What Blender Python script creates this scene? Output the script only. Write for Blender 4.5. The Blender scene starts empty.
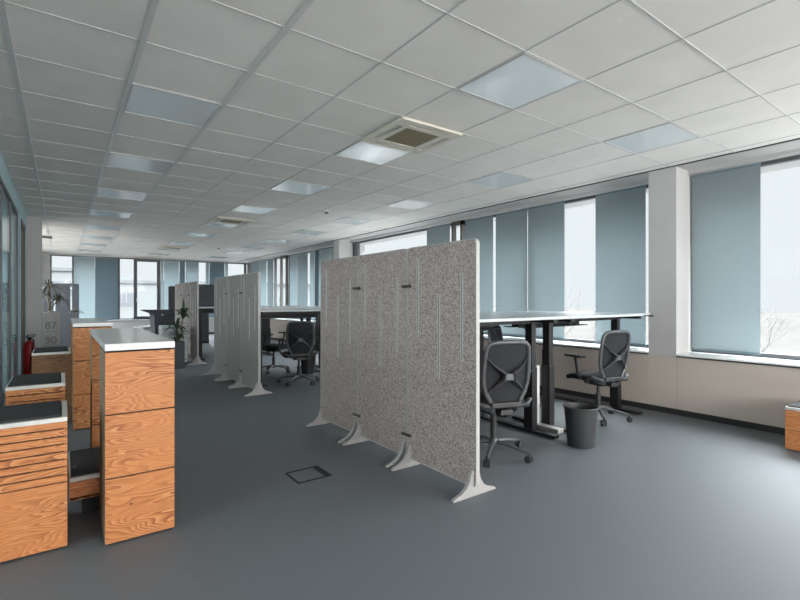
import bpy, bmesh, math, random
from mathutils import Vector, Matrix
SC = bpy.context.scene
COL = SC.collection
PI = math.pi

# ------------------------------------------------------------ camera, sky, exposure
cam_d = bpy.data.cameras.new('camera'); cam = bpy.data.objects.new('camera', cam_d); COL.objects.link(cam)
cam_d.sensor_width = 36; cam_d.lens = 36*465/800; cam_d.clip_start = .05; cam_d.clip_end = 600
cam.location = (0, 0, 1.27); cam.rotation_euler = (PI/2, 0, -math.atan2(338, 465))
SC.camera = cam
SC.view_settings.view_transform = 'Standard'; SC.view_settings.look = 'None'
SC.view_settings.gamma = 1; SC.view_settings.use_curve_mapping = False
SC.view_settings.exposure = 0.5
SC.cycles.max_bounces = 10; SC.cycles.diffuse_bounces = 6; SC.cycles.glossy_bounces = 4
SC.cycles.transparent_max_bounces = 12; SC.cycles.sample_clamp_indirect = 6
SC.cycles.use_denoising = True

SKY_H, SKY_Z, SKY_B = .74, 22.0, 2.6     # overcast sky: horizon, added zenith, added behind the camera
world = bpy.data.worlds.new('overcast_sky'); SC.world = world; world.use_nodes = True
nt = world.node_tree; N = nt.nodes; Lk = nt.links
for n in list(N): N.remove(n)
def wn(t, **k):
    n = N.new(t)
    for a, b in k.items(): setattr(n, a, b)
    return n
tc = wn('ShaderNodeTexCoord'); sep = wn('ShaderNodeSeparateXYZ'); Lk.new(tc.outputs['Generated'], sep.inputs[0])
def wmath(op, a, b):
    m = wn('ShaderNodeMath', operation=op)
    for i, v in enumerate((a, b)):
        if isinstance(v, (int, float)): m.inputs[i].default_value = v
        else: Lk.new(v, m.inputs[i])
    return m.outputs[0]
zz = wmath('MAXIMUM', wmath('SUBTRACT', sep.outputs['Z'], .28), 0); bb = wmath('MAXIMUM', wmath('MULTIPLY', wmath('ADD', sep.outputs['Y'], -0.05), -1), 0)
zz = wmath('MULTIPLY', zz, wmath('ADD', wmath('ADD', 1, wmath('MULTIPLY', wmath('MAXIMUM', sep.outputs['X'], 0), 2.2)), wmath('MULTIPLY', wmath('MAXIMUM', sep.outputs['Y'], 0), 2.2)))   # the window side is the brighter half of the sky
st = wmath('ADD', wmath('ADD', wmath('MULTIPLY', zz, SKY_Z), wmath('MULTIPLY', bb, SKY_B)), SKY_H)
bg = wn('ShaderNodeBackground'); bg.inputs[0].default_value = (.84, .88, .915, 1); Lk.new(st, bg.inputs[1])
wo = wn('ShaderNodeOutputWorld'); Lk.new(bg.outputs[0], wo.inputs[0])

# area lamps added outside unseen windows to brighten the room
def added_daylight(name, loc, rot, sx, sy, power, col=(1, .97, .93)):
    d = bpy.data.lights.new(name, 'AREA'); d.shape = 'RECTANGLE'; d.size = sx; d.size_y = sy; d.energy = power; d.color = col
    o = bpy.data.objects.new(name, d); COL.objects.link(o); o.location = loc; o.rotation_euler = rot
added_daylight('window_daylight_back', (2.6, -5.1, 1.75), (PI/2, 0, 0), 5.6, 1.9, 330)
added_daylight('window_daylight_left', (-4.5, 3.0, 1.75), (PI/2, 0, -PI/2), 9.0, 1.9, 230)  # added fill for the left faces of the felt panels
added_daylight('window_daylight_far_left', (-1.1, 14.4, 1.75), (PI/2, 0, -PI/2), 6.0, 1.9, 50)  # added fill for the dim far end
added_daylight('window_daylight_side', (6.1, -2.2, 1.75), (PI/2, 0, PI/2), 4.6, 1.9, 60)

# ------------------------------------------------------------ materials
def mat(name, col, rough=.6, metal=0, spec=.5):
    m = bpy.data.materials.new(name); m.use_nodes = True
    p = m.node_tree.nodes['Principled BSDF']
    p.inputs['Base Color'].default_value = (*col, 1); p.inputs['Roughness'].default_value = rough
    p.inputs['Metallic'].default_value = metal; p.inputs['Specular IOR Level'].default_value = spec
    return m
def nd(m, t, **k):
    n = m.node_tree.nodes.new(t)
    for a, b in k.items():
        if a.startswith('i_'): n.inputs[a[2:].replace('_', ' ')].default_value = b
        else: setattr(n, a, b)
    return n
def ln(m, a, b): m.node_tree.links.new(a, b)
def ramp(m, fac, stops):
    r = nd(m, 'ShaderNodeValToRGB'); e = r.color_ramp.elements
    while len(e) < len(stops): e.new(.5)
    for q, (p, c) in zip(e, stops): q.position = p; q.color = (*c, 1)
    ln(m, fac, r.inputs[0]); return r.outputs[0]
def coords(m, scale=(1, 1, 1), rnd=False):
    t = nd(m, 'ShaderNodeTexCoord'); mp = nd(m, 'ShaderNodeMapping'); ln(m, t.outputs['Object'], mp.inputs[0])
    mp.inputs['Scale'].default_value = scale
    if rnd:
        oi = nd(m, 'ShaderNodeObjectInfo'); mu = nd(m, 'ShaderNodeMath', operation='MULTIPLY'); mu.inputs[1].default_value = 37.0
        ln(m, oi.outputs['Random'], mu.inputs[0]); ln(m, mu.outputs[0], mp.inputs['Location'])
    return mp.outputs[0]
def noisy(name, c1, c2, scale, rough=.8, bump=0, detail=4, sc=(1, 1, 1), lo=.35, hi=.65, spec=.3):
    m = mat(name, c1, rough, 0, spec); p = m.node_tree.nodes['Principled BSDF']
    n = nd(m, 'ShaderNodeTexNoise', i_Scale=scale, i_Detail=detail); ln(m, coords(m, sc), n.inputs['Vector'])
    ln(m, ramp(m, n.outputs[0], [(lo, c1), (hi, c2)]), p.inputs['Base Color'])
    if bump:
        b = nd(m, 'ShaderNodeBump', i_Strength=bump, i_Distance=.004); ln(m, n.outputs[0], b.inputs['Height']); ln(m, b.outputs[0], p.inputs['Normal'])
    return m
def wood(name, light, mid, dark, k=1.0):
    m = mat(name, mid, .5, 0, .35); p = m.node_tree.nodes['Principled BSDF']
    v = coords(m, (1.15, 1.15, 6.0), True)
    n = nd(m, 'ShaderNodeTexNoise', i_Scale=1.5, i_Detail=2.0, i_Roughness=.42, i_Distortion=.25); ln(m, v, n.inputs['Vector'])
    mu = nd(m, 'ShaderNodeMath', operation='MULTIPLY'); mu.inputs[1].default_value = 24*k; ln(m, n.outputs[0], mu.inputs[0])
    fr = nd(m, 'ShaderNodeMath', operation='FRACT'); ln(m, mu.outputs[0], fr.inputs[0])
    ring = ramp(m, fr.outputs[0], [(0, light), (.45, mid), (.80, dark), (.93, dark), (1, light)])
    n2 = nd(m, 'ShaderNodeTexNoise', i_Scale=2.2, i_Detail=1.0); ln(m, coords(m, (1, 1, 2.2), True), n2.inputs['Vector'])
    fac = ramp(m, n2.outputs[0], [(.36, (.25, .25, .25)), (.62, (.85, .85, .85))])
    mx = nd(m, 'ShaderNodeMix', data_type='RGBA'); ln(m, fac, mx.inputs[0]); mx.inputs[6].default_value = (*mid, 1); ln(m, ring, mx.inputs[7])
    # fine fibre and a few knots
    n3 = nd(m, 'ShaderNodeTexNoise', i_Scale=22, i_Detail=3.0); ln(m, coords(m, (1, 1, 14), True), n3.inputs['Vector'])
    fib = ramp(m, n3.outputs[0], [(.35, (.86, .82, .80)), (.65, (1.06, 1.05, 1.04))])
    m2 = nd(m, 'ShaderNodeMix', data_type='RGBA', blend_type='MULTIPLY'); m2.inputs[0].default_value = 1; ln(m, mx.outputs[2], m2.inputs[6]); ln(m, fib, m2.inputs[7])
    vo = nd(m, 'ShaderNodeTexVoronoi', i_Scale=2.4); ln(m, coords(m, (1, 1, 1.7), True), vo.inputs['Vector'])
    kn = ramp(m, vo.outputs['Distance'], [(.018, (1, 1, 1)), (.032, (0, 0, 0))])
    m3 = nd(m, 'ShaderNodeMix', data_type='RGBA'); ln(m, kn, m3.inputs[0]); ln(m, m2.outputs[2], m3.inputs[6]); m3.inputs[7].default_value = (.05, .02, .012, 1)
    ln(m, m3.outputs[2], p.inputs['Base Color'])
    return m
def glassy(name, tint=(1, 1, 1), refl=.06):
    m = bpy.data.materials.new(name); m.use_nodes = True; t = m.node_tree
    for n in list(t.nodes): t.nodes.remove(n)
    tr = nd(m, 'ShaderNodeBsdfTransparent'); tr.inputs[0].default_value = (*tint, 1)
    gl = nd(m, 'ShaderNodeBsdfGlossy', i_Roughness=.02)
    fc = nd(m, 'ShaderNodeLayerWeight', i_Blend=.5); pw = nd(m, 'ShaderNodeMath', operation='POWER'); pw.inputs[1].default_value = 6.0; ln(m, fc.outputs['Facing'], pw.inputs[0])
    lw = nd(m, 'ShaderNodeMath', operation='MULTIPLY_ADD'); lw.inputs[1].default_value = .6; lw.inputs[2].default_value = .004; ln(m, pw.outputs[0], lw.inputs[0])
    ad = nd(m, 'ShaderNodeMath', operation='ADD'); ad.inputs[1].default_value = refl; ad.use_clamp = True; ln(m, lw.outputs[0], ad.inputs[0])
    mx = nd(m, 'ShaderNodeMixShader'); ln(m, ad.outputs[0], mx.inputs[0]); ln(m, tr.outputs[0], mx.inputs[1]); ln(m, gl.outputs[0], mx.inputs[2])
    o = nd(m, 'ShaderNodeOutputMaterial'); ln(m, mx.outputs[0], o.inputs[0]); return m
def fabric_screen(name, col, trans):
    m = bpy.data.materials.new(name); m.use_nodes = True; t = m.node_tree
    for n in list(t.nodes): t.nodes.remove(n)
    w = nd(m, 'ShaderNodeTexNoise', i_Scale=60, i_Detail=2.0); ln(m, coords(m, (1, 1, 1)), w.inputs['Vector'])
    c = ramp(m, w.outputs[0], [(.3, tuple(x*.97 for x in col)), (.7, tuple(min(1, x*1.03) for x in col))])
    df = nd(m, 'ShaderNodeBsdfDiffuse'); tl = nd(m, 'ShaderNodeBsdfTranslucent'); ln(m, c, df.inputs[0]); ln(m, c, tl.inputs[0])
    mx = nd(m, 'ShaderNodeMixShader', i_Fac=trans); ln(m, df.outputs[0], mx.inputs[1]); ln(m, tl.outputs[0], mx.inputs[2])
    o = nd(m, 'ShaderNodeOutputMaterial'); ln(m, mx.outputs[0], o.inputs[0]); return m

M = {}
M['carpet'] = noisy('carpet', (.070, .078, .088), (.160, .175, .192), 260, .6, .4, 3, lo=.3, hi=.7, spec=.55)
M['tile'] = noisy('ceiling_tile', (.74, .71, .67), (.78, .75, .71), 3, .75, 0, 2, spec=.3)
M['bar'] = mat('ceiling_bar', (.50, .50, .49), .4, 0, .5)
M['bar_wide'] = mat('ceiling_band', (.60, .60, .59), .32, 0, .6)
M['diffuser'] = mat('light_diffuser', (.76, .80, .82), .14, 0, 1.0)
M['white_wall'] = noisy('white_wall', (.47, .46, .455), (.51, .50, .495), 1.2, .8, 0)
M['sill_wall'] = noisy('beige_panel', (.52, .45, .40), (.55, .48, .43), .8, .6, 0)
M['teal_wall'] = noisy('pale_teal_wall', (.40, .56, .60), (.44, .60, .63), 1.2, .7, 0)  # teal cast of reflected light is put into this wall colour
M['sill'] = mat('sill_white', (.80, .81, .82), .3)
M['dark_trim'] = mat('dark_trim', (.035, .033, .032), .6)
M['frame'] = mat('window_frame_brown', (.085, .075, .070), .45)
M['frame_grey'] = mat('window_frame_grey', (.07, .073, .078), .45)
M['glass'] = glassy('window_glass', (.97, .985, .98), 0.0)
M['pglass'] = glassy('partition_glass', (.80, .88, .90), .12)
M['blind'] = fabric_screen('teal_screen', (.36, .405, .42), .5)
M['blind_pale'] = fabric_screen('pale_teal_screen', (.41, .465, .485), .55)
M['blind_dark'] = fabric_screen('deep_teal_screen', (.19, .24, .27), .45)
M['rail'] = mat('blind_rail', (.16, .22, .25), .4)
M['wood'] = wood('larch_wood', (.60, .29, .12), (.50, .195, .066), (.25, .07, .024))
M['wood_b'] = wood('brown_wood', (.25, .13, .065), (.21, .105, .05), (.14, .065, .03), .6)
M['ply_edge'] = noisy('plywood_edge', (.17, .12, .08), (.24, .18, .12), 8, .7, 0, sc=(1, 1, 12))
M['core'] = mat('cabinet_core', (.012, .012, .013), .8)
M['top'] = mat('satin_metal_top', (.57, .57, .555), .22, 0, .9)
M['rim'] = mat('pale_metal_rim', (.58, .57, .54), .3, .3)
M['cushion'] = noisy('charcoal_cushion', (.020, .021, .023), (.034, .035, .038), 120, .85, .2)
M['felt'] = noisy('grey_felt', (.21, .172, .164), (.56, .465, .44), 115, .95, .35, 5, lo=.36, hi=.64, spec=.1)  # pinkish tint of warm bounce light is mixed into the felt colour
M['felt_far'] = noisy('grey_felt_fine', (.26, .24, .23), (.44, .41, .40), 95, .95, .2, 4, spec=.1)
M['felt_dark'] = noisy('slate_felt', (.065, .070, .080), (.095, .10, .115), 60, .9, .1, spec=.1)
M['edge'] = mat('pale_edge_trim', (.42, .41, .40), .5)
M['slot'] = mat('slot_trim', (.60, .58, .57), .5)  # pale tone imitates light on the slot walls
M['foot'] = mat('pale_grey_foot', (.34, .33, .325), .4)
M['clip'] = mat('steel_clip', (.10, .10, .10), .4, .5)
M['desk'] = mat('white_laminate', (.50, .53, .54), .22, 0, .6)
M['black'] = mat('black_powder_coat', (.010, .010, .012), .45)
M['plastic'] = mat('black_plastic', (.030, .031, .034), .42)
M['graphite'] = mat('graphite_frame', (.085, .088, .095), .38, .25)
M['mesh'] = noisy('chair_mesh', (.014, .015, .018), (.030, .032, .037), 300, .8, .2)
M['seatf'] = noisy('seat_fabric', (.016, .017, .019), (.030, .031, .034), 200, .8, .2)
M['chrome'] = mat('polished_metal', (.45, .45, .46), .2, 1)
M['red'] = mat('red_enamel', (.36, .012, .014), .3)
M['cream'] = mat('cream_plastic', (.60, .57, .49), .5)
M['brown_filter'] = noisy('vent_filter', (.20, .165, .10), (.25, .21, .14), 200, .8, .2)
M['leaf'] = noisy('leaf_green', (.018, .040, .018), (.05, .085, .035), 6, .4, 0, spec=.5)
M['leaf_dry'] = noisy('leaf_olive', (.040, .045, .025), (.10, .095, .055), 6, .5, 0)
M['stem'] = mat('stem_brown', (.12, .09, .06), .8)
M['pot'] = mat('anthracite_pot', (.045, .048, .055), .5)
M['grey_box'] = noisy('stone_grey', (.36, .36, .355), (.42, .42, .41), 5, .7, 0)
M['marble'] = noisy('speckled_white', (.16, .16, .17), (.52, .54, .55), 14, .5, 0, 3, lo=.30, hi=.42)
M['ink'] = mat('ink_dark', (.16, .16, .16), .7)
M['soil'] = mat('potting_soil', (.03, .022, .016), .95)
M['bark'] = mat('pale_bark', (.10, .095, .09), .9)
M['ground'] = noisy('pale_ground', (.045, .043, .041), (.055, .052, .050), .05, 1.0, 0, spec=0)
M['facade'] = noisy('pale_facade', (.14, .147, .147), (.155, .162, .162), .3, .8, 0)
M['facade_win'] = mat('facade_window', (.10, .105, .115), .4)
M['facade_line'] = mat('parapet_grey', (.095, .10, .105), .7)
M['lavender'] = mat('lavender_panel', (.50, .50, .66), .7)
M['white_shell'] = mat('white_shell', (.75, .76, .77), .3)

# ------------------------------------------------------------ mesh helpers
class MB:
    def __init__(s): s.b = bmesh.new()
    def box(s, x0, x1, y0, y1, z0, z1, mtx=None):
        v = [s.b.verts.new((x, y, z)) for z in (z0, z1) for y in (y0, y1) for x in (x0, x1)]
        if mtx:
            for q in v: q.co = mtx @ q.co
        for f in ((0, 2, 3, 1), (4, 5, 7, 6), (0, 1, 5, 4), (2, 6, 7, 3), (0, 4, 6, 2), (1, 3, 7, 5)): s.b.faces.new([v[i] for i in f])
        return s
    def tube(s, pts, rad, n=10, cap=True, closed=False, flat=1.0):
        pts = [Vector(p) for p in pts]; rs = rad if isinstance(rad, (list, tuple)) else [rad]*len(pts)
        rings = []; up = None; L = len(pts)
        for i, p in enumerate(pts):
            if closed: d = pts[(i+1) % L]-pts[i-1]
            else: d = pts[min(i+1, L-1)]-pts[max(i-1, 0)]
            d.normalize()
            if up is None: up = Vector((0, 0, 1)) if abs(d.z) < .9 else Vector((0, 1, 0))
            a = d.cross(up)
            if a.length < 1e-5: a = d.cross(Vector((1, 0, 0)))
            a.normalize(); c = a.cross(d).normalized(); up = c
            rings.append([s.b.verts.new(p+(a*math.cos(t)*rs[i]+c*math.sin(t)*rs[i]*flat)) for t in [2*PI*k/n for k in range(n)]])
        for i in range(L if closed else L-1):
            A, B = rings[i], rings[(i+1) % L]
            for k in range(n): s.b.faces.new((A[k], A[(k+1) % n], B[(k+1) % n], B[k]))
        if cap and not closed: s.b.faces.new(rings[0][::-1]); s.b.faces.new(rings[-1])
        return s
    def lathe(s, prof, c=(0, 0, 0), n=24, axis='z'):
        rings = []
        for r, h in prof:
            ring = []
            for k in range(n):
                t = 2*PI*k/n; a, b = max(r, 1e-4)*math.cos(t), max(r, 1e-4)*math.sin(t)
                p = (a, b, h) if axis == 'z' else ((h, a, b) if axis == 'x' else (a, h, b))
                ring.append(s.b.verts.new(Vector(p)+Vector(c)))
            rings.append(ring)
        for A, B in zip(rings, rings[1:]):
            for k in range(n): s.b.faces.new((A[k], A[(k+1) % n], B[(k+1) % n], B[k]))
        s.b.faces.new(rings[0][::-1]); s.b.faces.new(rings[-1]); return s
    def prism(s, outl, fn, t0, t1):     # outline of (a, b); fn(a, b, t) -> point
        A = [s.b.verts.new(fn(a, b, t0)) for a, b in outl]; B = [s.b.verts.new(fn(a, b, t1)) for a, b in outl]
        n = len(outl); s.b.faces.new(A[::-1]); s.b.faces.new(B)
        for k in range(n): s.b.faces.new((A[k], A[(k+1) % n], B[(k+1) % n], B[k]))
        return s
    def sheet(s, grid, thick=None):     # grid of points -> surface
        V = [[s.b.verts.new(p) for p in row] for row in grid]
        for i in range(len(V)-1):
            for j in range(len(V[0])-1): s.b.faces.new((V[i][j], V[i][j+1], V[i+1][j+1], V[i+1][j]))
        return s
    def build(s, name, m, parent=None, smooth=False, bevel=0, solid=0, sub=0, kind=None, loc=None):
        bmesh.ops.recalc_face_normals(s.b, faces=s.b.faces)
        me = bpy.data.meshes.new(name); s.b.to_mesh(me); s.b.free(); me.materials.append(M[m] if isinstance(m, str) else m)
        if smooth:
            for p in me.polygons: p.use_smooth = True
        o = bpy.data.objects.new(name, me); COL.objects.link(o)
        if solid: md = o.modifiers.new('solid', 'SOLIDIFY'); md.thickness = solid; md.offset = 0
        if bevel: md = o.modifiers.new('bevel', 'BEVEL'); md.width = bevel; md.segments = 2; md.limit_method = 'ANGLE'; md.angle_limit = .6
        if sub: md = o.modifiers.new('sub', 'SUBSURF'); md.levels = sub; md.render_levels = sub
        if smooth and not sub:
            md = o.modifiers.new('split', 'EDGE_SPLIT'); md.split_angle = .7
        if parent: o.parent = parent
        if loc: o.location = loc
        if kind: o['kind'] = kind
        return o
def flat_mesh(name, outer, holes, thick, m, parent, mtx, bevel=0):   # plate with cut-outs, drawn in XY then placed by mtx
    cu = bpy.data.curves.new(name, 'CURVE'); cu.dimensions = '2D'; cu.fill_mode = 'BOTH'; cu.extrude = thick/2
    for pts in [outer]+holes:
        sp = cu.splines.new('POLY'); sp.points.add(len(pts)-1); sp.use_cyclic_u = True
        for q, (a, b) in zip(sp.points, pts): q.co = (a, b, 0, 1)
    return curve_to(name, cu, m, parent, mtx)
def curve_to(name, cu, m, parent, mtx):
    t = bpy.data.objects.new(name+'_tmp', cu); COL.objects.link(t)
    dg = bpy.context.evaluated_depsgraph_get(); me = bpy.data.meshes.new_from_object(t.evaluated_get(dg)); COL.objects.unlink(t); bpy.data.objects.remove(t); 
    me.transform(mtx); me.materials.clear(); me.materials.append(M[m]); me.name = name
    o = bpy.data.objects.new(name, me); COL.objects.link(o)
    if parent: o.parent = parent
    return o
def text(name, body, size, m, parent, mtx):
    cu = bpy.data.curves.new(name, 'FONT'); cu.body = body; cu.size = size; cu.extrude = .002
    return curve_to(name, cu, m, parent, mtx)
def rrect(x0, x1, y0, y1, r, n=5, corners=(1, 1, 1, 1)):
    P = []
    for (cx, cy, a0, on) in ((x1-r, y1-r, 0, corners[0]), (x0+r, y1-r, 90, corners[1]), (x0+r, y0+r, 180, corners[2]), (x1-r, y0+r, 270, corners[3])):
        if not on: P.append((x1 if a0 in (0, 270) else x0, y1 if a0 in (0, 90) else y0)); continue
        for k in range(n+1): a = math.radians(a0+90*k/n); P.append((cx+r*math.cos(a), cy+r*math.sin(a)))
    return P
def empty(name, loc=(0, 0, 0), rz=0):
    o = bpy.data.objects.new(name, None); COL.objects.link(o); o.location = loc; o.rotation_euler = (0, 0, rz); o.empty_display_size = .1; return o
def tag(o, label, cat, group=None):
    o['label'] = label; o['category'] = cat
    if group: o['group'] = group
    return o
def S(o): o['kind'] = 'structure'; return o
def copy_tree(o, parent=None):
    c = o.copy(); COL.objects.link(c)
    if parent: c.parent = parent
    for ch in list(o.children): copy_tree(ch, c)
    return c

# ------------------------------------------------------------ room
CZ = 2.75; XL = -.50; XS = 5.47; XW = 5.83; YF = 18.2; YB = -5.0; WT = 2.69; WS = .67
MB().box(-.75, 6.4, YB-.3, YF+.5, -.2, 0).build('floor', 'carpet', kind='structure')
PX, PY, X0T, Y0T = .6186, .61, -.245, 1.80
cb = MB(); random.seed(4)
cb.box(-.75, 6.4, YB-.3, YF+.5, CZ+.02, CZ+.2)
xs = [XL]+[X0T+PX*k for k in range(0, 10)]+[5.47]
ys = [Y0T+PY*k for k in range(-12, 28)]
for i in range(len(xs)-1):
    for j in range(len(ys)-1):
        a, b = xs[i]+.004, xs[i+1]-.004; c, d = ys[j]+.004, ys[j+1]-.004
        if b-a < .03: continue
        w = [random.uniform(-.0012, .0012) for _ in range(4)]
        v = [cb.b.verts.new(p) for p in ((a, c, CZ+.0025+w[0]), (b, c, CZ+.0025+w[1]), (b, d, CZ+.0025+w[2]), (a, d, CZ+.0025+w[3]))]
        u = [cb.b.verts.new((q.co.x, q.co.y, CZ+.019)) for q in v]
        cb.b.faces.new(v); cb.b.faces.new(u[::-1])
        for k in range(4): cb.b.faces.new((v[k], v[(k+1) % 4], u[(k+1) % 4], u[k]))
cb.build('ceiling', 'tile', kind='structure')
g = MB()
for k in range(3, 10): g.box(X0T+PX*k-.0045, X0T+PX*k+.0045, ys[0], ys[-1], CZ-.0015, CZ+.018)
for y in ys: g.box(XL, 5.47, y-.004, y+.004, CZ-.001, CZ+.018)
g.build('trim_1', 'bar', kind='structure')
g = MB()
for k in (0, 1, 2): g.box(X0T+PX*k-.015, X0T+PX*k+.015, ys[0], ys[-1], CZ-.004, CZ+.018)
g.build('trim_2', 'bar_wide', kind='structure')
# edge channel by the windows and slightly lower soffit
MB().box(5.455, 5.475, YB, YF, CZ-.006, CZ+.02).build('trim_3', 'dark_trim', kind='structure')
MB().box(5.48, 6.4, YB-.3, YF, WT+.05, CZ+.0).box(5.77, 6.4, YB-.3, YF, WT+.01, WT+.05).build('ceiling_soffit', 'white_wall', kind='structure').name = 'trim_4'
# right wall: parapet with panel joints, sill, pilasters
w = MB()
for (a, b) in ((YB-.3, -1.20), (-1.194, 2.35), (2.353, 2.655), (2.658, 4.46), (4.464, 6.26), (6.264, 8.06), (8.064, 10.05), (10.053, 10.33), (10.333, 12.2), (12.204, 14.1), (14.104, 16), (16.004, YF)):
    w.box(XS, 6.2, a, b, .07, WS-.03)
w.build('wall_right', 'sill_wall', kind='structure')
MB().box(XS+.03, 6.2, YB, YF, 0, .0695).build('baseboard_right', 'dark_trim', kind='structure')
w = MB()
for (a, b) in ((YB+.2, 2.352), (2.652, 10.052), (10.328, YF-.01)):
    w.box(XS-.012, 6.2, a, b, WS-.012, WS+.006)
w.build('trim_5', 'sill', kind='structure')
w = MB()
for (a, b) in ((YB+.2, 2.351), (2.653, 10.051), (10.329, YF-.01)):
    w.box(XS-.008, XS+.2, a, b, WS-.029, WS-.0125)
w.build('trim_6', 'dark_trim', kind='structure')
for i, (a, b) in enumerate(((2.352, 2.652), (10.05, 10.33), (-5.3, -5.0))):
    MB().box(XS, 6.2, a, b, WS-.029, CZ).build('trim_%d' % (7+i), 'white_wall', kind='structure')

def window(n, axis, a0, a1, pos, frames, z0=WS, z1=WT, depth=.06, m='frame_grey'):
    """glazed opening: a0..a1 along the wall, frames = list of (lo, hi, material) uprights"""
    def bx(mb, lo, hi, d0, d1, zz0, zz1):
        if axis == 'x': mb.box(pos+d0, pos+d1, lo, hi, zz0, zz1)
        else: mb.box(lo, hi, pos+d0, pos+d1, zz0, zz1)
    r = empty('window_%d' % n); S(r)
    f = MB(); bx(f, a0, a1, .03, .03+depth, z0+.007, z0+.05); bx(f, a0, a1, .03, .03+depth, z1-.03, z1+.008)
    for lo, hi in frames: bx(f, lo, hi, .02, .04+depth, z0+.05, z1-.03)
    f.build('window_frame', m, r)
    gl = MB(); bx(gl, a0, a1, .055, .061, z0+.03, z1-.02); gl.build('glass_pane', 'glass', r)
    return r
window(1, 'x', YB+.2, 2.35, XW, [(-4.8, -4.7), (-2.6, -2.5), (-.6, -.53), (.9, .97), (2.29, 2.35)])
window(2, 'x', 2.652, 10.05, XW, [(2.652, 2.68), (4.60, 4.66), (6.06, 6.12), (9.84, 9.90), (9.98, 10.05)])
window(3, 'x', 10.33, 18.2, XW, [(10.33, 10.4), (12.0, 12.05), (14.02, 14.1), (15.3, 15.34), (17.9, 18.2)])
# dark opening casement in the right-hand glazing
def casement(n, y0, y1, gap, m):
    r = empty('window_%d' % n); S(r)
    f = MB(); f.box(XW-.055, XW+.02, y0, y0+.05, WS+.02, WT).box(XW-.055, XW+.02, y1-.05, y1, WS+.02, WT).box(XW-.055, XW+.02, y0, y1, WT-.07, WT+.005).box(XW-.055, XW+.02, y0, y1, WS+.008, WS+.07)
    f.box(XW-.085, XW-.056, y1-.045, y1-.015, 1.30, 1.33).box(XW-.10, XW-.086, y1-.04, y1-.02, 1.22, 1.33)
    f.build('window_frame', m, r)
casement(4, 6.06, 6.34, .05, 'frame')
casement(5, 14.12, 14.62, .05, 'frame')

# far wall
w = MB(); w.box(-.75, 6.4, YF, YF+.3, 0, .58).box(-.75, 6.4, YF, YF+.3, WT+.008, CZ).box(-.75, -.30, YF, YF+.3, .58, WT+.008)
w.build('wall_far', 'white_wall', kind='structure')
MB().box(-.5, 5.8, YF-.02, YF-.001, 0, .07).build('baseboard_far', 'dark_trim', kind='structure')
MB().box(-.3, 5.8, YF-.06, YF+.2, .581, .605).build('trim_10', 'sill', kind='structure')
window(6, 'y', -.30, 6.1, YF, [(-.30, -.26), (.26, .32), (1.52, 1.58), (3.5, 3.55), (4.35, 4.4), (5.75, 5.83)], z0=.60)
r = S(empty('window_7')); MB().box(1.98, 2.08, YF-.05, YF+.02, .62, WT).box(2.69, 2.80, YF-.05, YF+.02, .62, WT).box(2.08, 2.69, YF-.05, YF+.02, WT-.10, WT).box(2.08, 2.69, YF-.05, YF+.02, .62, .71).build('window_frame', 'frame_grey', r)
MB().box(2.045, 2.06, YF-.10, YF-.05, 1.30, 1.36).box(2.045, 2.06, YF-.10, YF-.08, 1.22, 1.36).build('window_handle', 'sill', r)
# back wall, glazed (behind the camera)
w = MB(); w.box(-.75, 6.4, YB-.3, YB, 0, .6).box(-.75, 6.4, YB-.3, YB, WT+.008, CZ).box(-.75, 0, YB-.3, YB, .6, WT+.008).box(5.3, 5.46, YB-.3, YB, .6, WT)
w.build('wall_back', 'white_wall', kind='structure')
# left wall: header, sill and glass partition up to the extinguisher, then plaster
MB().box(-.72, XL, YB, 10.5, 2.50, CZ+.01).box(-.72, XL, 8.36, 9.0, 0, 2.50).box(-.72, XL, 9.86, 10.5, 0, 2.50).build('wall_left', 'teal_wall', kind='structure')
MB().box(-.72, -.585, 10.5, 11.4, 0, CZ+.01).box(-.72, -.585, 17.4, YF, 0, CZ+.01).box(-.72, -.585, 11.4, 17.4, 0, .75).box(-.72, -.585, 11.4, 17.4, 2.68, CZ+.01).build('wall_left.001', 'white_wall', kind='structure')
MB().box(-.72, -.30, 10.5, 10.95, 0, CZ+.005).build('wall_left.002', 'white_wall', kind='structure')
def glass_bay(n, y0, y1):
    r = S(empty('window_%d' % n))
    f = MB(); f.box(XL-.03, XL+.006, y0, y0+.03, 0, 2.50).box(XL-.03, XL+.006, y1-.03, y1, 0, 2.50).box(XL-.03, XL+.006, y0+.03, y1-.03, 2.44, 2.50).box(XL-.03, XL+.006, y0+.03, y1-.03, 0, .08)
    f.build('window_frame', 'frame_grey', r)
    MB().box(XL-.010, XL-.002, y0+.03, y1-.03, .08, 2.44).build('glass_pane', 'pglass', r)
yy = 8.36; n = 8
for k in range(13):
    glass_bay(n, yy-1.07, yy-.002); yy -= 1.07; n += 1
# room beyond the glass partition
MB().box(-4.2, -.75, YB, 10.5, -.2, -.001).build('floor.001', 'carpet', kind='structure')
MB().box(-4.2, -.75, YB, 10.5, CZ, CZ+.2).build('ceiling.001', 'tile', kind='structure')
MB().box(-4.4, -4.2, YB, 10.5, -.2, .7).box(-4.4, -4.2, YB, 10.5, 2.7, CZ+.2).box(-4.4, -4.2, YB, -1.8, .7, 2.7).box(-4.4, -4.2, 7.8, 10.5, .7, 2.7).box(-4.4, -.73, 10.5, 10.7, -.2, CZ+.2).box(-4.4, -.75, YB-.2, YB, -.2, CZ).build('wall_left.003', 'white_wall', kind='structure')
window(30, 'x', -1.8, 7.8, -4.33, [(-1.8, -1.74), (.6, .66), (3.0, 3.06), (5.4, 5.46), (7.74, 7.8)], z0=.7, z1=2.7)  # unseen window, added so fill light reaches the felt panels
window(31, 'x', 11.4, 17.4, -.75, [(11.4, 11.45), (13.4, 13.45), (15.4, 15.45), (17.35, 17.4)], z0=.75, z1=2.68)  # unseen window, added to brighten the far end of the room
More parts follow.
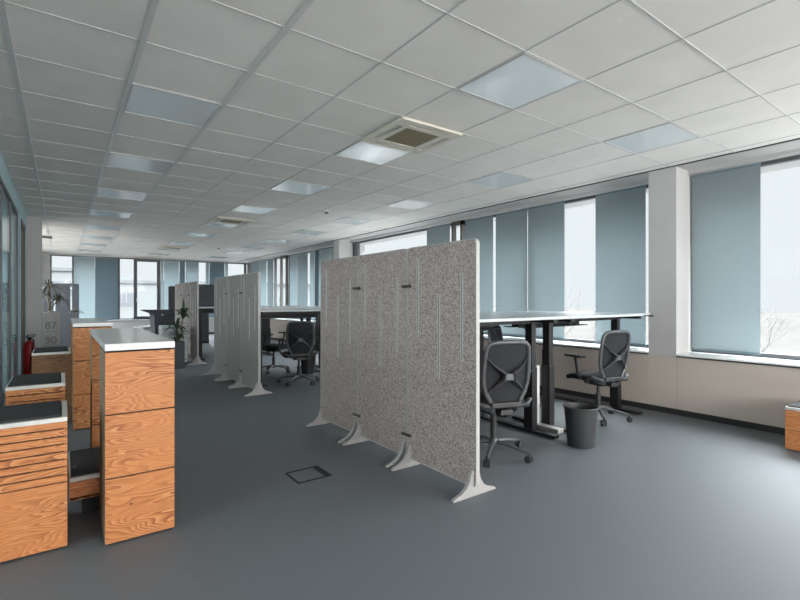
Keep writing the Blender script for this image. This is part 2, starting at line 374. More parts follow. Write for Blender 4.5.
# door in the plaster part
r = S(empty('door_1'))
MB().box(-.62, XL+.01, 9.002, 9.07, 0, 2.49).box(-.62, XL+.01, 9.79, 9.858, 0, 2.49).box(-.62, XL+.01, 9.07, 9.79, 2.42, 2.49).build('door_frame', 'frame', r)
MB().box(-.60, -.55, 9.07, 9.79, .005, 2.42).build('door_leaf', 'white_wall', r)
MB().tube([(-.55, 9.14, 1.05), (-.50, 9.14, 1.05), (-.50, 9.26, 1.05)], .01, 8).build('door_handle', 'chrome', r, True)

# ------------------------------------------------------------ screens on the windows
def blind(axis, a0, a1, pos, m, label, z0=None, z1=WT-.012, group='flat fabric screens on the long window wall'):
    z0 = WS+.035 if z0 is None else z0
    r = tag(empty('panel_blind', (pos, (a0+a1)/2, z0) if axis == 'x' else ((a0+a1)/2, pos, z0)), label, 'blind', group)
    h = (a1-a0)/2-.004; H_ = z1-z0
    def b(lo, hi, d0, d1, zz0, zz1):
        q = MB(); q.box(d0, d1, lo, hi, zz0, zz1) if axis == 'x' else q.box(lo, hi, d0, d1, zz0, zz1); return q
    b(-h, h, -.002, .002, .022, H_-.02).build('screen_fabric', m, r)
    b(-h, h, -.007, .007, 0, .022).build('bottom_rail', 'rail', r)
    b(-h, h, -.010, .010, H_-.02, H_).build('top_rail', 'rail', r)
XB = XW-.035
for (a, b_, m, lab) in (
    (1.68, 2.33, 'blind', 'wide blue-grey fabric screen between the pillar and the open glass at far right'),
    (2.84, 3.51, 'blind', 'blue-grey fabric screen just left of the nearest white pillar, beside a bright sliver'),
    (3.98, 4.628, 'blind', 'blue-grey fabric screen directly left of the bare tree glass, right of a thin seam'),
    (4.634, 5.285, 'blind', 'blue-grey fabric screen left of the thin seam, above the near white desks'),
    (5.335, 6.0, 'blind', 'blue-grey fabric screen right beside the dark window casement above the felt panel'),
    (6.40, 7.08, 'blind', 'short-looking blue-grey screen left of the dark casement, mostly behind the felt panel'),
    (10.42, 11.15, 'blind_pale', 'pale blue screen just past the second white pillar on the window wall'),
    (11.16, 11.80, 'blind_pale', 'pale blue screen second past the second pillar, at the felt panel edge'),
    (11.82, 12.08, 'blind_dark', 'narrow deep blue screen strip left of the felt panel edge'),
    (12.09, 12.40, 'blind_pale', 'narrow pale blue screen strip beside a white sliver of glass'),
    (12.54, 13.28, 'blind', 'mid blue screen over the chairs of the second desk cluster'),
    (13.29, 13.86, 'blind_pale', 'pale blue screen right of the farther dark casement'),
    (15.26, 15.84, 'blind', 'blue-grey screen left of the farther dark casement beyond clear glass'),
    (15.92, 16.6, 'blind_pale', 'pale screen next to last before the far corner of the window wall'),
    (16.62, 17.6, 'blind', 'blue-grey screen nearest the far corner of the window wall')):
    blind('x', a, b_, XB, m, lab)
for (a, b_, m, lab) in (
    (.30, .87, 'blind_pale', 'pale blue screen left half of the big blind pair on the far wall'),
    (.872, 1.52, 'blind_dark', 'deep slate blue screen on the far wall beside the twin clear windows'),
    (2.81, 2.90, 'blind', 'thin blue strip of screen right of the far casement frame'),
    (2.905, 3.40, 'blind_pale', 'pale blue screen right of the far casement, above the dark counter'),
    (3.41, 3.60, 'blind_dark', 'narrow deep blue strip on the far wall above the farthest felt panels'),
    (3.61, 4.07, 'blind_pale', 'pale blue screen behind the farthest felt panels on the far wall'),
    (4.30, 4.43, 'blind_pale', 'thin pale strip of screen left of the slate blue one on the far wall'),
    (4.435, 4.98, 'blind_dark', 'deep blue screen on the far wall between two clear panes near the corner'),
    (4.985, 5.12, 'blind_pale', 'thin pale strip of screen closest to the far corner')):
    blind('y', a, b_, YF-.03, m, lab, z0=.64, group='flat fabric screens on the far wall')

# ------------------------------------------------------------ ceiling fittings
ORD = ['nearest', 'second', 'third', 'fourth', 'fifth', 'sixth', 'seventh', 'eighth', 'farthest']
def ceiling_light(k, j, lab):
    x = X0T+PX*k; y = Y0T+PY*j
    r = tag(empty('ceiling_light', (x+PX/2, y+PY/2, CZ)), lab, 'ceiling light', 'square light panels set in the ceiling')
    hx, hy = PX/2-.009, PY/2-.008
    MB().box(-hx, hx, -hy, -hy+.014, -.005, .003).box(-hx, hx, hy-.014, hy, -.005, .003).box(-hx, -hx+.014, -hy+.014, hy-.014, -.005, .003).box(hx-.014, hx, -hy+.014, hy-.014, -.005, .003).build('light_frame', 'bar', r)
    MB().box(-hx+.014, hx-.014, -hy+.014, hy-.014, -.002, .0025).build('diffuser', 'diffuser', r)
for k, cn in ((1, 'row nearest the glass wall'), (4, 'middle row'), (7, 'row nearest the windows')):
    for q in range(9):
        if k == 1 and q == 0: continue
        ceiling_light(k, 3*q, 'flush square ceiling light panel, %s from the camera in the %s' % (ORD[q], cn))
def cassette(k, j, lab):
    x = X0T+PX*k; y = Y0T+PY*j
    r = tag(empty('air_conditioner', (x+PX/2, y+PY/2, CZ)), lab, 'air conditioner', 'square cassette air conditioners in the ceiling')
    h = .33
    o = rrect(-h, h, -h, h, .02); holes = []
    flat_mesh('housing', o, [rrect(-.185, .185, -.185, .185, .01)]+[[(p[0], p[1]) for p in rect] for rect in
        ([(-.20, .235), (.20, .235), (.20, .285), (-.20, .285)], [(-.20, -.285), (.20, -.285), (.20, -.235), (-.20, -.235)],
         [(.235, -.20), (.285, -.20), (.285, .20), (.235, .20)], [(-.285, -.20), (-.235, -.20), (-.235, .20), (-.285, .20)])], .022, 'cream', r, Matrix.Translation((0, 0, -.018)))
    MB().box(-.30, .30, -.30, .30, -.006, -.003).build('dark_recess', 'core', r)
    for a in range(4):
        mt = Matrix.Rotation(a*PI/2, 4, 'Z')
        MB().box(-.195, .195, .252, .266, -.027, -.010, mt).build('air_flap', 'cream', r, bevel=.002)
    MB().box(-.18, .18, -.18, .18, -.024, -.012).build('return_grille', 'brown_filter', r)
cassette(4, 2, 'cream square cassette air conditioner nearest the camera, above the large felt panels')
cassette(4, 11, 'second cassette air conditioner, mid ceiling above the middle felt panel group')
cassette(4, 20, 'farthest small-looking cassette air conditioner near the far windows')
def detector(x, y, lab):
    r = tag(empty('smoke_detector', (x, y, CZ)), lab, 'smoke detector', 'round smoke detectors on the ceiling')
    MB().lathe([(.055, -.006), (.055, -.024), (.042, -.036), (.02, -.036)]).build('detector_base', 'sill', r, True)
    MB().lathe([(.028, -.034), (.034, -.055), (.018, -.066), (.004, -.068)]).build('detector_head', 'clip', r, True)
detector(3.52, 6.89, 'small round smoke detector on the ceiling right of the nearest desks, closer one')
detector(3.52, 13.4, 'farther tiny smoke detector on the ceiling over the middle felt panels')
r = tag(empty('ceiling_camera', (-.27, 12.6, CZ)), 'small grey wall camera by the ceiling at the white pillar', 'security camera')
MB().tube([(0, 0, 0), (0, 0, -.10)], .012).build('mount', 'sill', r, True); MB().box(-.09, .10, -.04, .04, -.15, -.10).build('housing', 'clip', r, bevel=.01)

# ------------------------------------------------------------ wooden tall counters
def tall_counter(x0, x1, y0, y1, fy, by, lab, wm='wood'):
    r = tag(empty('wooden_counter', ((x0+x1)/2, y0, 0)), lab, 'counter', 'tall narrow wooden counters')
    w = (x1-x0)/2; L = y1-y0
    seams = [(.012, .342), (.349, .672), (.679, .997)]
    for nm, a, b in (('front_pedestal', 0, fy), ('rear_pedestal', L-by, L)):
        p = MB().box(-w+.014, w-.014, a+.014, b-.014, 0, 1.0).build(nm, 'core', r)
        for z0, z1 in seams:
            MB().box(-w+.0005, w-.0005, a, a+.012, z0, z1).build('front_board', wm, p, bevel=.001)
            MB().box(-w+.0005, w-.0005, b-.012, b, z0, z1).build('rear_board', wm, p, bevel=.001)
            MB().box(-w, -w+.012, a+.0125, b-.0125, z0, z1).box(w-.012, w, a+.0125, b-.0125, z0, z1).build('side_board', 'ply_edge', p)
    MB().box(-w-.002, w+.002, -.002, L+.002, 1.006, 1.043).build('countertop', 'top', r, bevel=.003)
tall_counter(.179, .505, 2.82, 4.37, .45, .26, 'tall narrow larch counter with pale metal top, nearest the camera')
tall_counter(.087, .412, 5.51, 7.03, .45, .26, 'tall larch counter standing behind the nearest one, partly hidden')

def seat_box(x0, x1, y0, y1, h, lab, style='slats', zb=0.012, group='low wooden seat boxes with charcoal pads'):
    r = tag(empty('seat_box', ((x0+x1)/2, y0, 0)), lab, 'seat box', group)
    w = (x1-x0)/2; L = y1-y0; t = h-.022
    MB().box(-w+.012, w-.012, .012, L-.012, zb, t).build('core', 'core', r)
    if zb > .05: MB().box(-w+.06, w-.06, .06, L-.03, 0, zb).build('plinth', 'core', r)
    if style == 'slats':
        n = 8; s0 = .338; st_ = (t-s0)/n
        for k in range(n): MB().box(-w, w, 0, .012, s0+k*st_+.006, s0+(k+1)*st_-.001).build('slat', 'wood', r)
        MB().box(-w, w, 0, .012, zb, s0).build('front_panel', 'wood', r)
        sm = 'wood'
    elif style == 'brown':
        MB().box(-w, w, 0, .012, zb, t-.045).build('front_panel', 'wood_b', r); MB().box(-w, w, 0, .012, t-.041, t-.003).build('top_board', 'wood_b', r); sm = 'wood_b'
    elif style == 'two':
        MB().box(-w, w, 0, .012, zb, t*.5).build('front_panel', 'wood', r); MB().box(-w, w, 0, .012, t*.5+.005, t-.003).build('top_board', 'wood', r); sm = 'wood'
    MB().box(w-.011, w, .0125, L, zb, t-.003).build('side_panel', sm, r); MB().box(-w, -w+.011, .0125, L, zb, t-.003).build('side_panel', sm, r)
    rim = 'rim'; e = .022
    flat_mesh('metal_rim', rrect(-w-.001, w+.001, -.002, L+.002, .004), [[(-w+.006, e), (w-e, e), (w-e, L-e), (-w+.006, L-e)]], .022, rim, r, Matrix.Translation((0, 0, h-.011)))
    MB().box(-w+.008, w-e-.002, e+.002, L-e-.002, t-.002, h+.012).build('cushion', 'cushion', r, bevel=.008)
    return r
seat_box(-.33, .022, 2.93, 3.40, .672, 'larch seat box with eight slats and charcoal pad at the front left edge')
seat_box(-.30, .018, 3.99, 4.55, .694, 'slatted larch seat box, second from the camera along the glass wall')
seat_box(-.245, .076, 5.93, 6.50, .735, 'plain brown wooden box with charcoal pad, third along the glass wall', 'brown')
seat_box(.035, .55, 3.285, 3.87, .24, 'very low larch seat box tucked behind the nearest counter pedestal', 'two', .125)
rb = seat_box(-.26, .26, 0, .44, .365, 'low larch seat box with charcoal pad at the right edge by the windows', 'two')
rb.location = (4.965, 1.01, 0); rb.rotation_euler = (0, 0, -PI/2)

# ------------------------------------------------------------ felt partitions
def partition(xc, y0, w, h, lab, group, felt='felt', clips=True, shift=0):
    r = tag(empty('felt_partition', (xc, y0, 0)), lab, 'partition', group)
    MX = Matrix(((0, 0, 1, 0), (1, 0, 0, 0), (0, 1, 0, 0), (0, 0, 0, 1)))   # plate XY -> world YZ
    e = .007; out = rrect(0, w, .055, h, .035); inn = rrect(e, w-e, .055+e, h-e, .03)
    slots = [rrect(s-.0045, s+.0045, z0, z1, .004, 3) for s, z0, z1 in ((.135, .87, 1.44), (.37, .72, 1.29), (.61, 1.0, 1.57))]
    flat_mesh('felt_panel', inn, slots, .026, felt, r, MX)
    flat_mesh('edge_trim', out, [inn], .030, 'edge', r, MX)
    tr = [rrect(s-.0125, s+.0125, z0-.006, z1+.006, .010, 3) for s, z0, z1 in ((.135, .87, 1.44), (.37, .72, 1.29), (.61, 1.0, 1.57))]
    for a, b in zip(tr, slots): flat_mesh('slot_lining', a, [b], .029, 'slot', r, MX)  # added pale ring on the face, drawn as the lit slot edge
    fin = [(-.19, 0), (.19, 0), (.19, .012), (.165, .022), (.12, .035), (.08, .06), (.052, .10), (.036, .15), (.028, .165), (-.028, .165), (-.036, .15), (-.052, .10), (-.08, .06), (-.12, .035), (-.165, .022), (-.19, .012)]
    for y in (.035, w-.035): MB().prism(fin, lambda a, b, t, y=y: Vector((a, y+t, b)), -.014, .014).build('foot', 'foot', r, bevel=.003)
    if clips:
        for z in (1.375, .235):
            MB().tube([(-.028, w-.05, z), (-.028, w+.05, z)], .012, 10).tube([(-.028, w-.04, z), (-.012, w-.04, z)], .007, 8).tube([(-.028, w+.04, z), (-.012, w+.04, z)], .007, 8).build('connector_clip', 'clip', r, True)
G1 = 'three large felt panels in front of the near desks'; G2 = 'felt panels of the middle group'; G3 = 'felt panels of the farthest group'
for i, lab in enumerate(('tall grey felt partition nearest the camera, rightmost of the large three', 'middle panel of the three large felt partitions', 'leftmost and farthest of the three large felt partitions')):
    partition(2.17, 2.13+.745*i, .738, 1.67, lab, G1, 'felt', i < 2)
for i, lab in enumerate(('right-hand felt partition of the middle group, edge-on foot on carpet', 'centre felt partition of the middle group', 'left-hand felt partition of the middle group')):
    partition(2.13, 6.12+.745*i, .738, 1.645, lab, G2, 'felt_far', i < 2)
for i, lab in enumerate(('right-hand felt partition of the farthest group, beside the far desk', 'centre felt partition of the farthest group, behind the potted plant', 'left-hand felt partition of the farthest group')):
    partition(2.16, 9.72+.745*i, .738, 1.64, lab, G3, 'felt_far', i < 2)

# ------------------------------------------------------------ desks
def desk(x0, x1, yb, yf, z, lab, group, colside):
    """yb..yf depth, colside: y of the lifting columns"""
    r = tag(empty('standing_desk', ((x0+x1)/2, (yb+yf)/2, 0)), lab, 'desk', group)
    w = (x1-x0)/2; d = (yf-yb)/2; c = colside-(yb+yf)/2
    MB().box(-w, w, -d, d, z-.025, z).build('tabletop', 'desk', r, bevel=.003)
    MB().box(-w+.06, w-.06, c-.03, c+.03, z-.075, z-.027).box(-w+.06, w-.06, c+.10, c+.14, z-.06, z-.027).build('frame_beam', 'black', r)
    s = -1 if c < 0 else 1
    MB().box(-w+.2, w-.2, (d-.16 if s < 0 else -d+.04), (d-.04 if s < 0 else -d+.16), z-.15, z-.14).box(-w+.2, w-.2, (d-.045 if s < 0 else -d+.04), (d-.04 if s < 0 else -d+.045), z-.14, z-.04).build('cable_tray', 'black', r)
    for sx in (-1, 1):
        x = sx*(w-.13)
        g_ = MB().box(x-.038, x+.038, c-.05, c+.05, .035, .62).box(x-.031, x+.031, c-.04, c+.04, .62, z-.03).build('leg', 'black', r, bevel=.003)
        MB().box(x-.036, x+.036, -.36, .36, .008, .034).build('desk_foot', 'black', g_, bevel=.004)
        MB().box(x-.03, x+.03, -d+.05, d-.05, z-.058, z-.026).build('support_bracket', 'black', g_)
def cluster(y, z2, names, grp, x0=2.27, x1=5.30, xm=3.78):
    desk(x0, xm-.004, y, y+.795, 1.12, names[0], grp, y+.33)
    desk(xm+.004, x1, y, y+.795, 1.12, names[1], grp, y+.33)
    desk(x0, xm-.004, y+.805, y+1.60, z2, names[2], grp, y+1.27)
    desk(xm+.004, x1, y+.805, y+1.60, z2, names[3], grp, y+1.27)
cluster(2.55, 1.12, ('raised white desk directly behind the nearest felt panel', 'raised white desk above the waste bin, nearest the windows', 'far-side raised white desk behind the large felt panels, back row', 'far-side raised white desk of the near cluster, by the windows'), 'near cluster of raised desks')
cluster(6.60, 1.145, ('raised desk above the pair of chairs in the middle cluster, front row left', 'front row right desk of the middle cluster', 'back row left desk of the middle cluster', 'back row right desk of the middle cluster'), 'middle cluster of raised desks')
cluster(10.3, 1.12, ('front left desk of the far cluster, beside the farthest felt panels', 'front right desk of the far cluster', 'back left desk of the far cluster', 'back right desk of the far cluster'), 'far cluster of raised desks')
tag(MB().box(5.15, 5.25, 2.50, 2.60, 1.093, 1.103).tube([(5.2, 2.47, 1.098), (5.2, 2.52, 1.098)], .012, 8).build('desk_controller', 'plastic', bevel=.003), 'small black height switch under the corner of the near desk', 'switch')
# slate screens on the far desks
def desk_screen(x0, x1, y, z0, z1, lab, slots, group=None, zb=None):
    r = tag(empty('desk_screen', (x0, y, z0)), lab, 'desk screen', group)
    MXZ = Matrix(((1, 0, 0, 0), (0, 0, -1, 0), (0, 1, 0, 0), (0, 0, 0, 1)))
    w = x1-x0; h = z1-z0
    flat_mesh('slate_panel', rrect(0, w, 0, h, .04, 4, (1, 1, 0, 0)), [rrect(s-.018, s+.018, a, b, .01, 2) for s, a, b in slots], .03, 'felt_dark', r, MXZ)
    if zb: MB().box(0, w, -.02, .02, -zb, 0).build('plinth', 'core', r)
    return r
desk_screen(2.30, 3.68, 11.1, 1.125, 1.62, 'slate grey slotted screen standing on the far desks beside the felt panels', [(.17, .05, .42), (.75, .05, .3)])
desk_screen(2.42, 3.5, 14.4, .06, 1.66, 'small slate grey slotted screen above the dark counter by the far windows', [(.2, 1.04, 1.46)], zb=.06)
desk_screen(-.36, .35, 14.3, .06, 1.68, 'tall slate grey slotted screen at the far left below the bright window', [(.12, .78, 1.40), (.21, .55, 1.2), (.55, .95, 1.56)], zb=.06)

# ------------------------------------------------------------ task chairs
def by(x, z): return -.205-.13*(z-.5)+.55*x*x
def make_chair(arms=True):
    r = empty('office_chair')
    # star base
    b = MB(); b.lathe([(.034, .075), (.040, .085), (.040, .13), (.032, .14)], n=16)
    for k in range(5):
        a = 2*PI*k/5+.3; c, s_ = math.cos(a), math.sin(a)
        b.tube([(c*.03, s_*.03, .112), (c*.15, s_*.15, .102), (c*.30, s_*.30, .072)], [.022, .018, .013], 8, flat=.8)
    base = b.build('star_base', 'graphite', r, True)
    for k in range(5):
        a = 2*PI*k/5+.3; c, s_ = math.cos(a), math.sin(a)
        q = MB(); px, py = c*.305, s_*.305; ax = Vector((-s_, c, 0))
        for sd in (-1, 1):
            p = Vector((px, py, .029)); q.tube([p+ax*sd*.006, p+ax*sd*.009, p+ax*sd*.023, p+ax*sd*.026], [.022, .029, .029, .022], 14)
        q.tube([(px, py, .03), (px, py, .075)], .008, 8)
        q.build('caster', 'plastic', base, True)
    MB().lathe([(.028, .12), (.028, .27), (.018, .272), (.018, .36), (.03, .362), (.03, .38)], n=16).build('gas_lift', 'plastic', r, True)
    MB().box(-.10, .10, -.14, .10, .37, .415).box(-.05, .05, -.22, -.12, .375, .415).tube([(.10, .02, .39), (.24, .03, .385)], .007, 8).build('tilt_mechanism', 'plastic', r, bevel=.008)
    # seat
    G = []
    for i in range(9):
        row = []
        for j in range(9):
            u, v = -1+i/4, -1+j/4
            x = .255*u*(1-.10*v*v) * (1-.05*(v > .5)); y = .03+.245*v*(1-.06*u*u)
            z = .462-.018*(u**4+v**4)-.02*max(0, v-.4)
            row.append((x, y, z))
        G.append(row)
    sm = MB(); sm.sheet(G); sm.build('seat', 'seatf', r, True, solid=.055, sub=1)
    # back frame loop
    P = []
    half = [(0, .945), (.09, .944), (.150, .935), (.180, .905), (.188, .85), (.193, .77), (.195, .69), (.190, .62), (.170, .55), (.135, .49), (.112, .44), (.10, .41)]
    pts = [(x, by(x, z), z) for x, z in half]; pr = pts+[(.15, -.15, .415)]
    left = [(-x, y, z) for x, y, z in pr[::-1]]
    MB().tube(left[:-1]+pr, .018, 10, flat=.8).build('back_frame', 'graphite', r, True)
    # side hinges
    for s_ in (-1, 1):
        MB().tube([(s_*.11, by(.11, .43), .43), (s_*.19, -.20, .455), (s_*.235, -.16, .475), (s_*.24, -.08, .435), (s_*.18, -.03, .40)], [.02, .022, .022, .02, .016], 10, flat=.7).build('back_hinge', 'graphite', r, True)
    # mesh
    G = []
    for i in range(13):
        t = i/12; z = .45+.49*t
        wv = min(.182, .105+.10*min(1, (z-.44)/.18)) if z < .91 else .165
        G.append([(wv*u, by(wv*u, z)+.012, z) for u in [-1+k/5 for k in range(11)]])
    MB().sheet(G).build('back_mesh', 'mesh', r, True, solid=.008)
    # X brace
    q = MB()
    for s_ in (-1, 1):
        q.tube([(s_*.186, by(.186, .83)-.004, .83), (s_*.11, by(.11, .755)-.022, .755), (s_*.035, by(0, .70)-.03, .705), (s_*.045, by(0, .65)-.03, .655), (s_*.12, by(.12, .58)-.02, .59), (s_*.165, by(.165, .545)-.004, .55)], [.010, .015, .030, .030, .015, .010], 8, flat=.45)
    q.box(-.04, .04, by(0, .68)-.044, by(0, .68)-.022, .655, .705)
    q.build('back_brace', 'graphite', r, True)
    MB().box(-.13, .13, by(0, .5)-.02, by(0, .5)+.03, .43, .475).build('lumbar_bar', 'plastic', r, bevel=.01)
    for s_ in (-1, 1):
        a = MB().tube([(s_*.13, .0, .425), (s_*.25, .0, .44), (s_*.285, .005, .50), (s_*.29, .02, .60), (s_*.285, .04, .665)], [.018, .02, .02, .018, .024], 10, flat=.6).build('arm_post', 'plastic', r, True)
        MB().box(s_*.28-.038, s_*.28+.038, -.07, .17, .668, .692).build('arm_pad', 'plastic', a, bevel=.01)
    return r
chair = make_chair()
GC = 'black mesh office chairs'
chairs = [
    ((2.87, 2.64), -20, 'black mesh office chair seen from behind, tucked beside the nearest felt partition'),
    ((4.66, 2.79), -12, 'black mesh office chair turned sideways right of the waste bin by the windows'),
    ((4.42, 3.75), 200, 'black chair at the back row desks, its top just showing above the nearest chair'),
    ((2.93, 6.66), -18, 'chair with cross-braced back in the gap between near and middle partitions, nearer of the pair'),
    ((3.02, 7.95), 215, 'chair behind the cross-braced one in the gap, facing this way with a raised armrest'),
    ((3.05, 10.55), 55, 'farthest black chair, under the far desk beside the slate screen')]
for i, ((x, y), a, lab) in enumerate(chairs):
    o = chair if i == 0 else copy_tree(chair)
    o.location = (x, y, 0); o.rotation_euler = (0, 0, math.radians(a)); tag(o, lab, 'chair', GC)

# ------------------------------------------------------------ bins, cables, floor box
def bin_(x, y, lab, s=1.0):
    r = tag(empty('waste_bin', (x, y, 0)), lab, 'bin', 'black round waste bins')
    MB().lathe([(.001, .012), (.104*s, .012), (.106*s, .0), (.112*s, .004), (.139*s, .335), (.134*s, .335), (.106*s, .02), (.001, .02)], n=32).build('bucket', 'plastic', r, True)
    rr = [(.143*s*math.cos(2*PI*k/32), .143*s*math.sin(2*PI*k/32), .337) for k in range(32)]
    MB().tube(rr, .0085, 8, closed=True).build('rim', 'plastic', r, True)
bin_(3.67, 2.36, 'round black waste bin on the carpet at the desk foot, nearest the camera')
bin_(3.45, 7.45, "farther black waste bin on the floor behind the middle cluster's cross-braced chair")
def cable(pts, rad, m, lab, nm='cable'):
    P = [Vector(p) for p in pts]; out = []
    for i in range(len(P)-1):
        p0, p1, p2, p3 = P[max(i-1, 0)], P[i], P[i+1], P[min(i+2, len(P)-1)]
        for k in range(6):
            t = k/6; out.append(.5*((2*p1)+(-p0+p2)*t+(2*p0-5*p1+4*p2-p3)*t*t+(-p0+3*p1-3*p2+p3)*t**3))
    out.append(P[-1]); tag(MB().tube(out, rad, 6).build(nm, m, smooth=True), lab, 'cable')
cable([(3.62, 3.30, 1.06), (3.60, 3.22, .85), (3.50, 3.18, .92), (3.42, 3.2, 1.03)], .005, 'plastic', 'thin black cable looping down under the near desks')
cable([(4.35, 3.28, 1.05), (4.30, 3.20, .78), (4.1, 3.2, .83), (3.98, 3.25, 1.0)], .004, 'plastic', 'thin dark cable hanging under the desk by the windows')
cable([(3.15, 3.28, 1.05), (3.2, 3.2, .5), (3.3, 3.22, .16), (3.35, 3.3, .03)], .006, 'plastic', 'dark cable dropping to the floor behind the nearest chair')
r = tag(empty('cable_spine', (3.83, 2.95, 0)), 'slim white upright cable guide between the two desk columns', 'cable guide')
MB().box(-.022, .022, -.02, .02, .045, .62).build('guide', 'sill', r, bevel=.004); MB().box(-.045, .045, -.28, .12, .002, .044).build('base', 'rim', r, bevel=.004)
r = tag(empty('floor_box', (1.45, 3.13, 0)), 'square carpeted floor socket lid with dark edges, in front of the felt partitions', 'floor box')
flat_mesh('frame', rrect(-.13, .13, -.12, .12, .004), [rrect(-.118, .118, -.108, .108, .003)], .006, 'core', r, Matrix.Translation((0, 0, .001)))
MB().box(.085, .112, -.10, .10, .001, .006).build('cable_flap', 'core', r)

# ------------------------------------------------------------ fire extinguisher
r = tag(empty('fire_extinguisher', (-.425, 9.55, 0)), 'red fire extinguisher standing by the white wall behind the seat boxes', 'fire extinguisher')
MB().lathe([(.001, .0), (.078, .0), (.078, .035), (.001, .035)]).build('base_ring', 'sill', r, True)
MB().lathe([(.070, .03), (.080, .045), (.080, .52), (.070, .575), (.04, .61), (.022, .62)], n=28).build('cylinder', 'red', r, True)
MB().lathe([(.02, .615), (.024, .63), (.024, .67), (.014, .675)]).box(-.05, .07, -.012, .012, .665, .682).box(-.03, .085, -.01, .01, .70, .714).tube([(-.03, 0, .67), (-.03, 0, .707)], .007, 8).build('valve_head', 'black', r)
MB().tube([(.02, -.02, .65), (.06, -.06, .62), (.05, -.088, .50), (.03, -.09, .30), (.02, -.088, .14)], .011, 8).build('hose', 'black', r, True)

# ------------------------------------------------------------ plants
def leaf(mb, base, ang, length, width, lift, droop, rng):
    n = 6; c, s_ = math.cos(ang), math.sin(ang); G = []
    for i in range(n+1):
        t = i/n; out = length*(t*math.cos(lift)); z = length*(t*math.sin(lift)) - droop*length*t*t
        w = width*math.sin(PI*min(1, t*.92+.08))**.8*(1-.3*t)
        p = Vector(base)+Vector((c*out, s_*out, z)); sd = Vector((-s_, c, 0))*w
        G.append([p-sd+Vector((0, 0, w*.35)), p, p+sd+Vector((0, 0, w*.35))])
    mb.sheet(G)
random.seed(11)
r = tag(empty('potted_plant', (1.76, 9.42, 0)), 'broad-leaved green plant in a tall anthracite pot beside the farthest felt panels', 'potted plant')
q = MB(); q.box(-.085, .085, -.085, .085, 0, .50); q.build('pot', 'pot', r, bevel=.006)
MB().box(-.07, .07, -.07, .07, .49, .507).build('soil', 'soil', r)
q = MB(); tips = [((-.02, .01), .80), ((.04, -.02), 1.0), ((0, .03), .62)]
for (x, y), h in tips: q.tube([(x*.3, y*.3, .5), (x, y, .5+(h-.5)*.6), (x*1.8, y*1.5, h)], .008, 6)
q.build('stem', 'stem', r, True)
q = MB()
for (x, y), h in tips:
    for k in range(22): leaf(q, (x*1.8, y*1.5, h-.03+random.uniform(-.05, .05)), k*2.4+random.uniform(-.3, .3), random.uniform(.22, .36), .034, random.uniform(.2, 1.2), random.uniform(.3, .9), random)
leaf(q, (.07, -.03, 1.0), .3, .30, .02, 1.2, 0, random); leaf(q, (.07, -.03, 1.0), 1.2, .32, .03, 1.45, 0, random)
q.build('foliage', 'leaf', r, True)
r = tag(empty('planter_box', (-.225, 11.6, 0)), 'stone grey planter cabinet carrying the numbers 87 and 90, below the spiky plant', 'planter')
MB().box(-.185, .185, 0, .35, 0, 1.03).build('body', 'grey_box', r, bevel=.004)
MB().box(-.16, .16, .03, .32, 1.025, 1.04).build('soil', 'soil', r)
TX = Matrix.Rotation(PI/2, 4, 'X')
def tx(s_, x, z, size): text('lettering', s_, size, 'ink', r, Matrix.Translation((x, -.002, z)) @ TX)
MB().box(-.17, .17, -.003, 0, .645, .650).box(-.17, .17, -.003, 0, .35, .355).build('rule_line', 'ink', r)
tx('87', -.055, .695, .20); tx('90', -.055, .40, .20); tx('<', -.17, .54, .14)
r = tag(empty('spiky_plant', (-.215, 11.76, 1.041)), 'arching olive spiky-leaved plant growing on top of the numbered planter', 'plant')
q = MB(); q.tube([(0, 0, 0), (.02, 0, .3), (0, .01, .52)], .014, 8).tube([(0, 0, 0), (.10, .02, .16), (.17, .02, .26)], .012, 8); q.build('stem', 'stem', r, True)
q = MB()
for (bx_, bz, nn, L) in ((0, .50, 30, .48), (.17, .26, 24, .38), (.0, .30, 20, .40)):
    for k in range(nn): leaf(q, (bx_, .01, bz), k*2.39996, random.uniform(.6, 1)*L, .013, random.uniform(.2, 1.4), random.uniform(.5, 1.5), random)
q.build('foliage', 'leaf_dry', r, True)
r = tag(empty('small_plant', (.28, 13.9, .0)), 'small dark plant showing above the second counter at far left', 'plant')
MB().lathe([(.07, 0), (.10, .3), (.10, .75), (.08, .76)]).build('pot', 'pot', r, True)
q = MB(); q.tube([(0, 0, .75), (0, 0, 1.0)], .01, 6); q.build('stem', 'stem', r)
q = MB()
for k in range(22): leaf(q, (0, 0, .98), k*2.4, random.uniform(.15, .28), .016, random.uniform(.1, 1), random.uniform(.3, .8), random)
q.build('foliage', 'leaf_dry', r, True)

# ------------------------------------------------------------ far furniture
r = tag(empty('speckled_cabinet', (1.80, 10.0, 0)), 'low white speckled cabinet behind the anthracite plant pot', 'cabinet')
MB().box(-.23, .22, 0, .42, .03, .76).build('body', 'marble', r, bevel=.004); MB().box(-.21, .20, .02, .40, 0, .03).build('plinth', 'core', r)
MB().box(-.225, .215, -.012, 0, .05, .74).build('door', 'marble', r)
r = tag(empty('dark_counter', (2.05, 12.9, 0)), 'dark grey counter with curved pedestal in front of the far casement window', 'counter')
MB().prism([(-.42, 1.005), (-.37, .985), (-.22, .93), (-.20, .88), (-.17, .03), (.17, .03), (.19, .90), (.62, .93), (1.0, .96), (1.0, 1.02), (-.40, 1.02)], lambda a, b, t: Vector((a, t, b)), 0, .75).build('body', 'felt_dark', r)
MB().lathe([(.001, 0), (.02, 0), (.02, .006), (.001, .006)], (-.02, -.008, .90), 12, 'y').build('cable_port', 'rim', r)
r = tag(empty('shell_chair', (1.72, 13.9, 0)), 'white shell seat peeking out left of the dark counter', 'chair')
q = MB(); q.lathe([(.02, .48), (.12, .49), (.19, .52), (.21, .58), (.20, .58), (.18, .54), (.11, .51), (.02, .50)], n=20); q.build('seat_shell', 'white_shell', r, True)
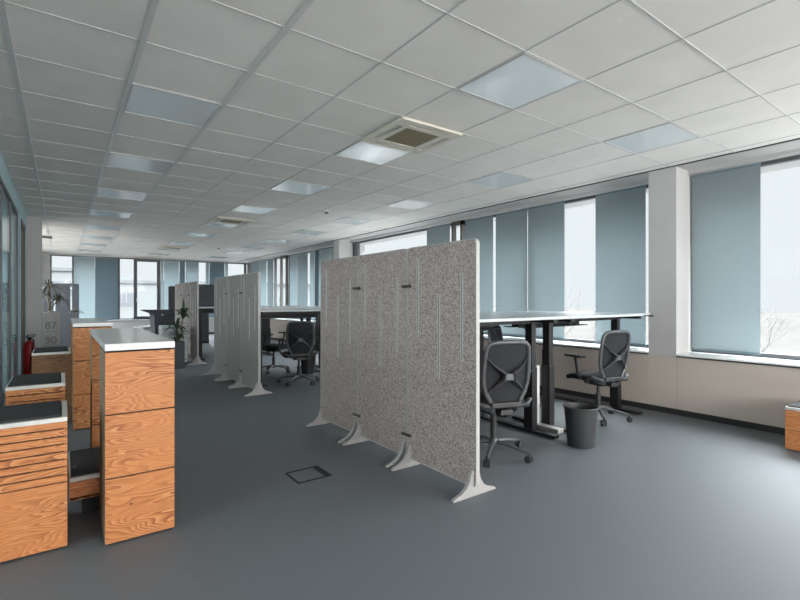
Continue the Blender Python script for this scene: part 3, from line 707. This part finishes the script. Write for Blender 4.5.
MB().tube([(0, 0, .03), (0, 0, .485)], .022, 10).lathe([(.18, 0), (.18, .012), (.03, .03)], n=20).build('pedestal', 'chrome', r, True)

# ------------------------------------------------------------ outdoors
MB().box(-380, 420, -380, 420, -8.4, -8.2).build('ground', 'ground', kind='structure')
def tree(x, y, h, seed, lab):
    rg = random.Random(seed); mb = MB()
    def br(p, d, L, rad, lev):
        q = p.copy(); pts = [p.copy()]; dd = d.copy()
        for k in range(3):
            dd = (dd+Vector((rg.uniform(-.16, .16), rg.uniform(-.16, .16), rg.uniform(-.02, .12)))).normalized(); q = q+dd*L/3; pts.append(q.copy())
        mb.tube(pts, [rad, rad*.85, rad*.7, rad*.55], 5 if lev < 3 else 3, cap=False)
        if lev >= 6: return
        for k in range(3 if lev < 4 else 3):
            a = rg.uniform(0, 2*PI); sp = rg.uniform(.35, .75)
            o = dd.orthogonal().normalized(); o.rotate(Matrix.Rotation(a, 3, dd))
            nd_ = (dd*math.cos(sp)+o*math.sin(sp)).normalized(); base = pts[-1] if k == 0 else pts[rg.choice((2, 3))]
            br(base, nd_, L*rg.uniform(.62, .82), max(.004, rad*.56), lev+1)
    br(Vector((0, 0, 0)), Vector((0, 0, 1)), h*.27, h*.010, 0)
    o = mb.build('bare_tree', 'bark', loc=(x, y, -8.2)); tag(o, lab, 'tree', 'bare trees outside the windows')
tree(32.7, 8.6, 11.4, 3, 'bare winter tree outside the open glass at the far right')
tree(27.0, 17.4, 11.6, 8, 'bare winter tree seen through the clear pane above the near desks')
tree(41.5, 6.4, 12.6, 12, 'fainter bare tree standing farther off, at the right edge of the glass')
def building(x0, x1, y0, y1, z1, nfl, lab, extra=None):
    r = tag(empty('building', ((x0+x1)/2, y0, -8.2)), lab, 'building', 'pale buildings beyond the far windows')
    w = (x1-x0)/2; H_ = z1+8.2
    MB().box(-w, w, 0, y1-y0, 0, H_).build('walls', 'facade', r)
    MB().box(-w-.1, w+.1, -.15, .1, H_, H_+.35).build('parapet', 'facade_line', r)
    for f in range(nfl):
        z = H_-2.6-3.2*f; n_ = max(2, int((x1-x0)/4.5))
        for k in range(n_):
            cx = -w+(k+.5)*(2*w/n_)
            MB().box(cx-1.0, cx+1.0, -.04, 0, z, z+1.5).build('window', 'facade_win', r)
    if extra:
        for (a, b, h_) in extra: MB().box(a, b, .5, 3, H_+.36, H_+.36+h_).build('roof_unit', 'facade', r)
    return r
building(-9, 3.2, 62, 76, 4.4, 3, 'long pale building seen through the leftmost far window')
building(3.6, 13, 62, 75, 3.2, 3, 'pale white building with a rooftop box seen through the twin far windows', [(2.2, 4.6, 1.1), (-4.0, -1.2, .5)])
building(15, 36, 66, 82, 3.4, 3, 'pale building beyond the right end of the far wall')
building(46, 60, 60, 90, 3.6, 3, 'distant pale block beyond the farther dark casement')
tag(MB().box(4.0, 11.5, 40.0, 40.08, -.42, -.30).box(4.0, 11.5, 40.0, 40.08, -.95, -.83).box(4.0, 4.1, 40, 40.08, -8.2, -.3).box(11.4, 11.5, 40, 40.08, -8.2, -.3).build('railing', 'facade_line'), 'grey outdoor railing crossing low behind the far casement window', 'railing')
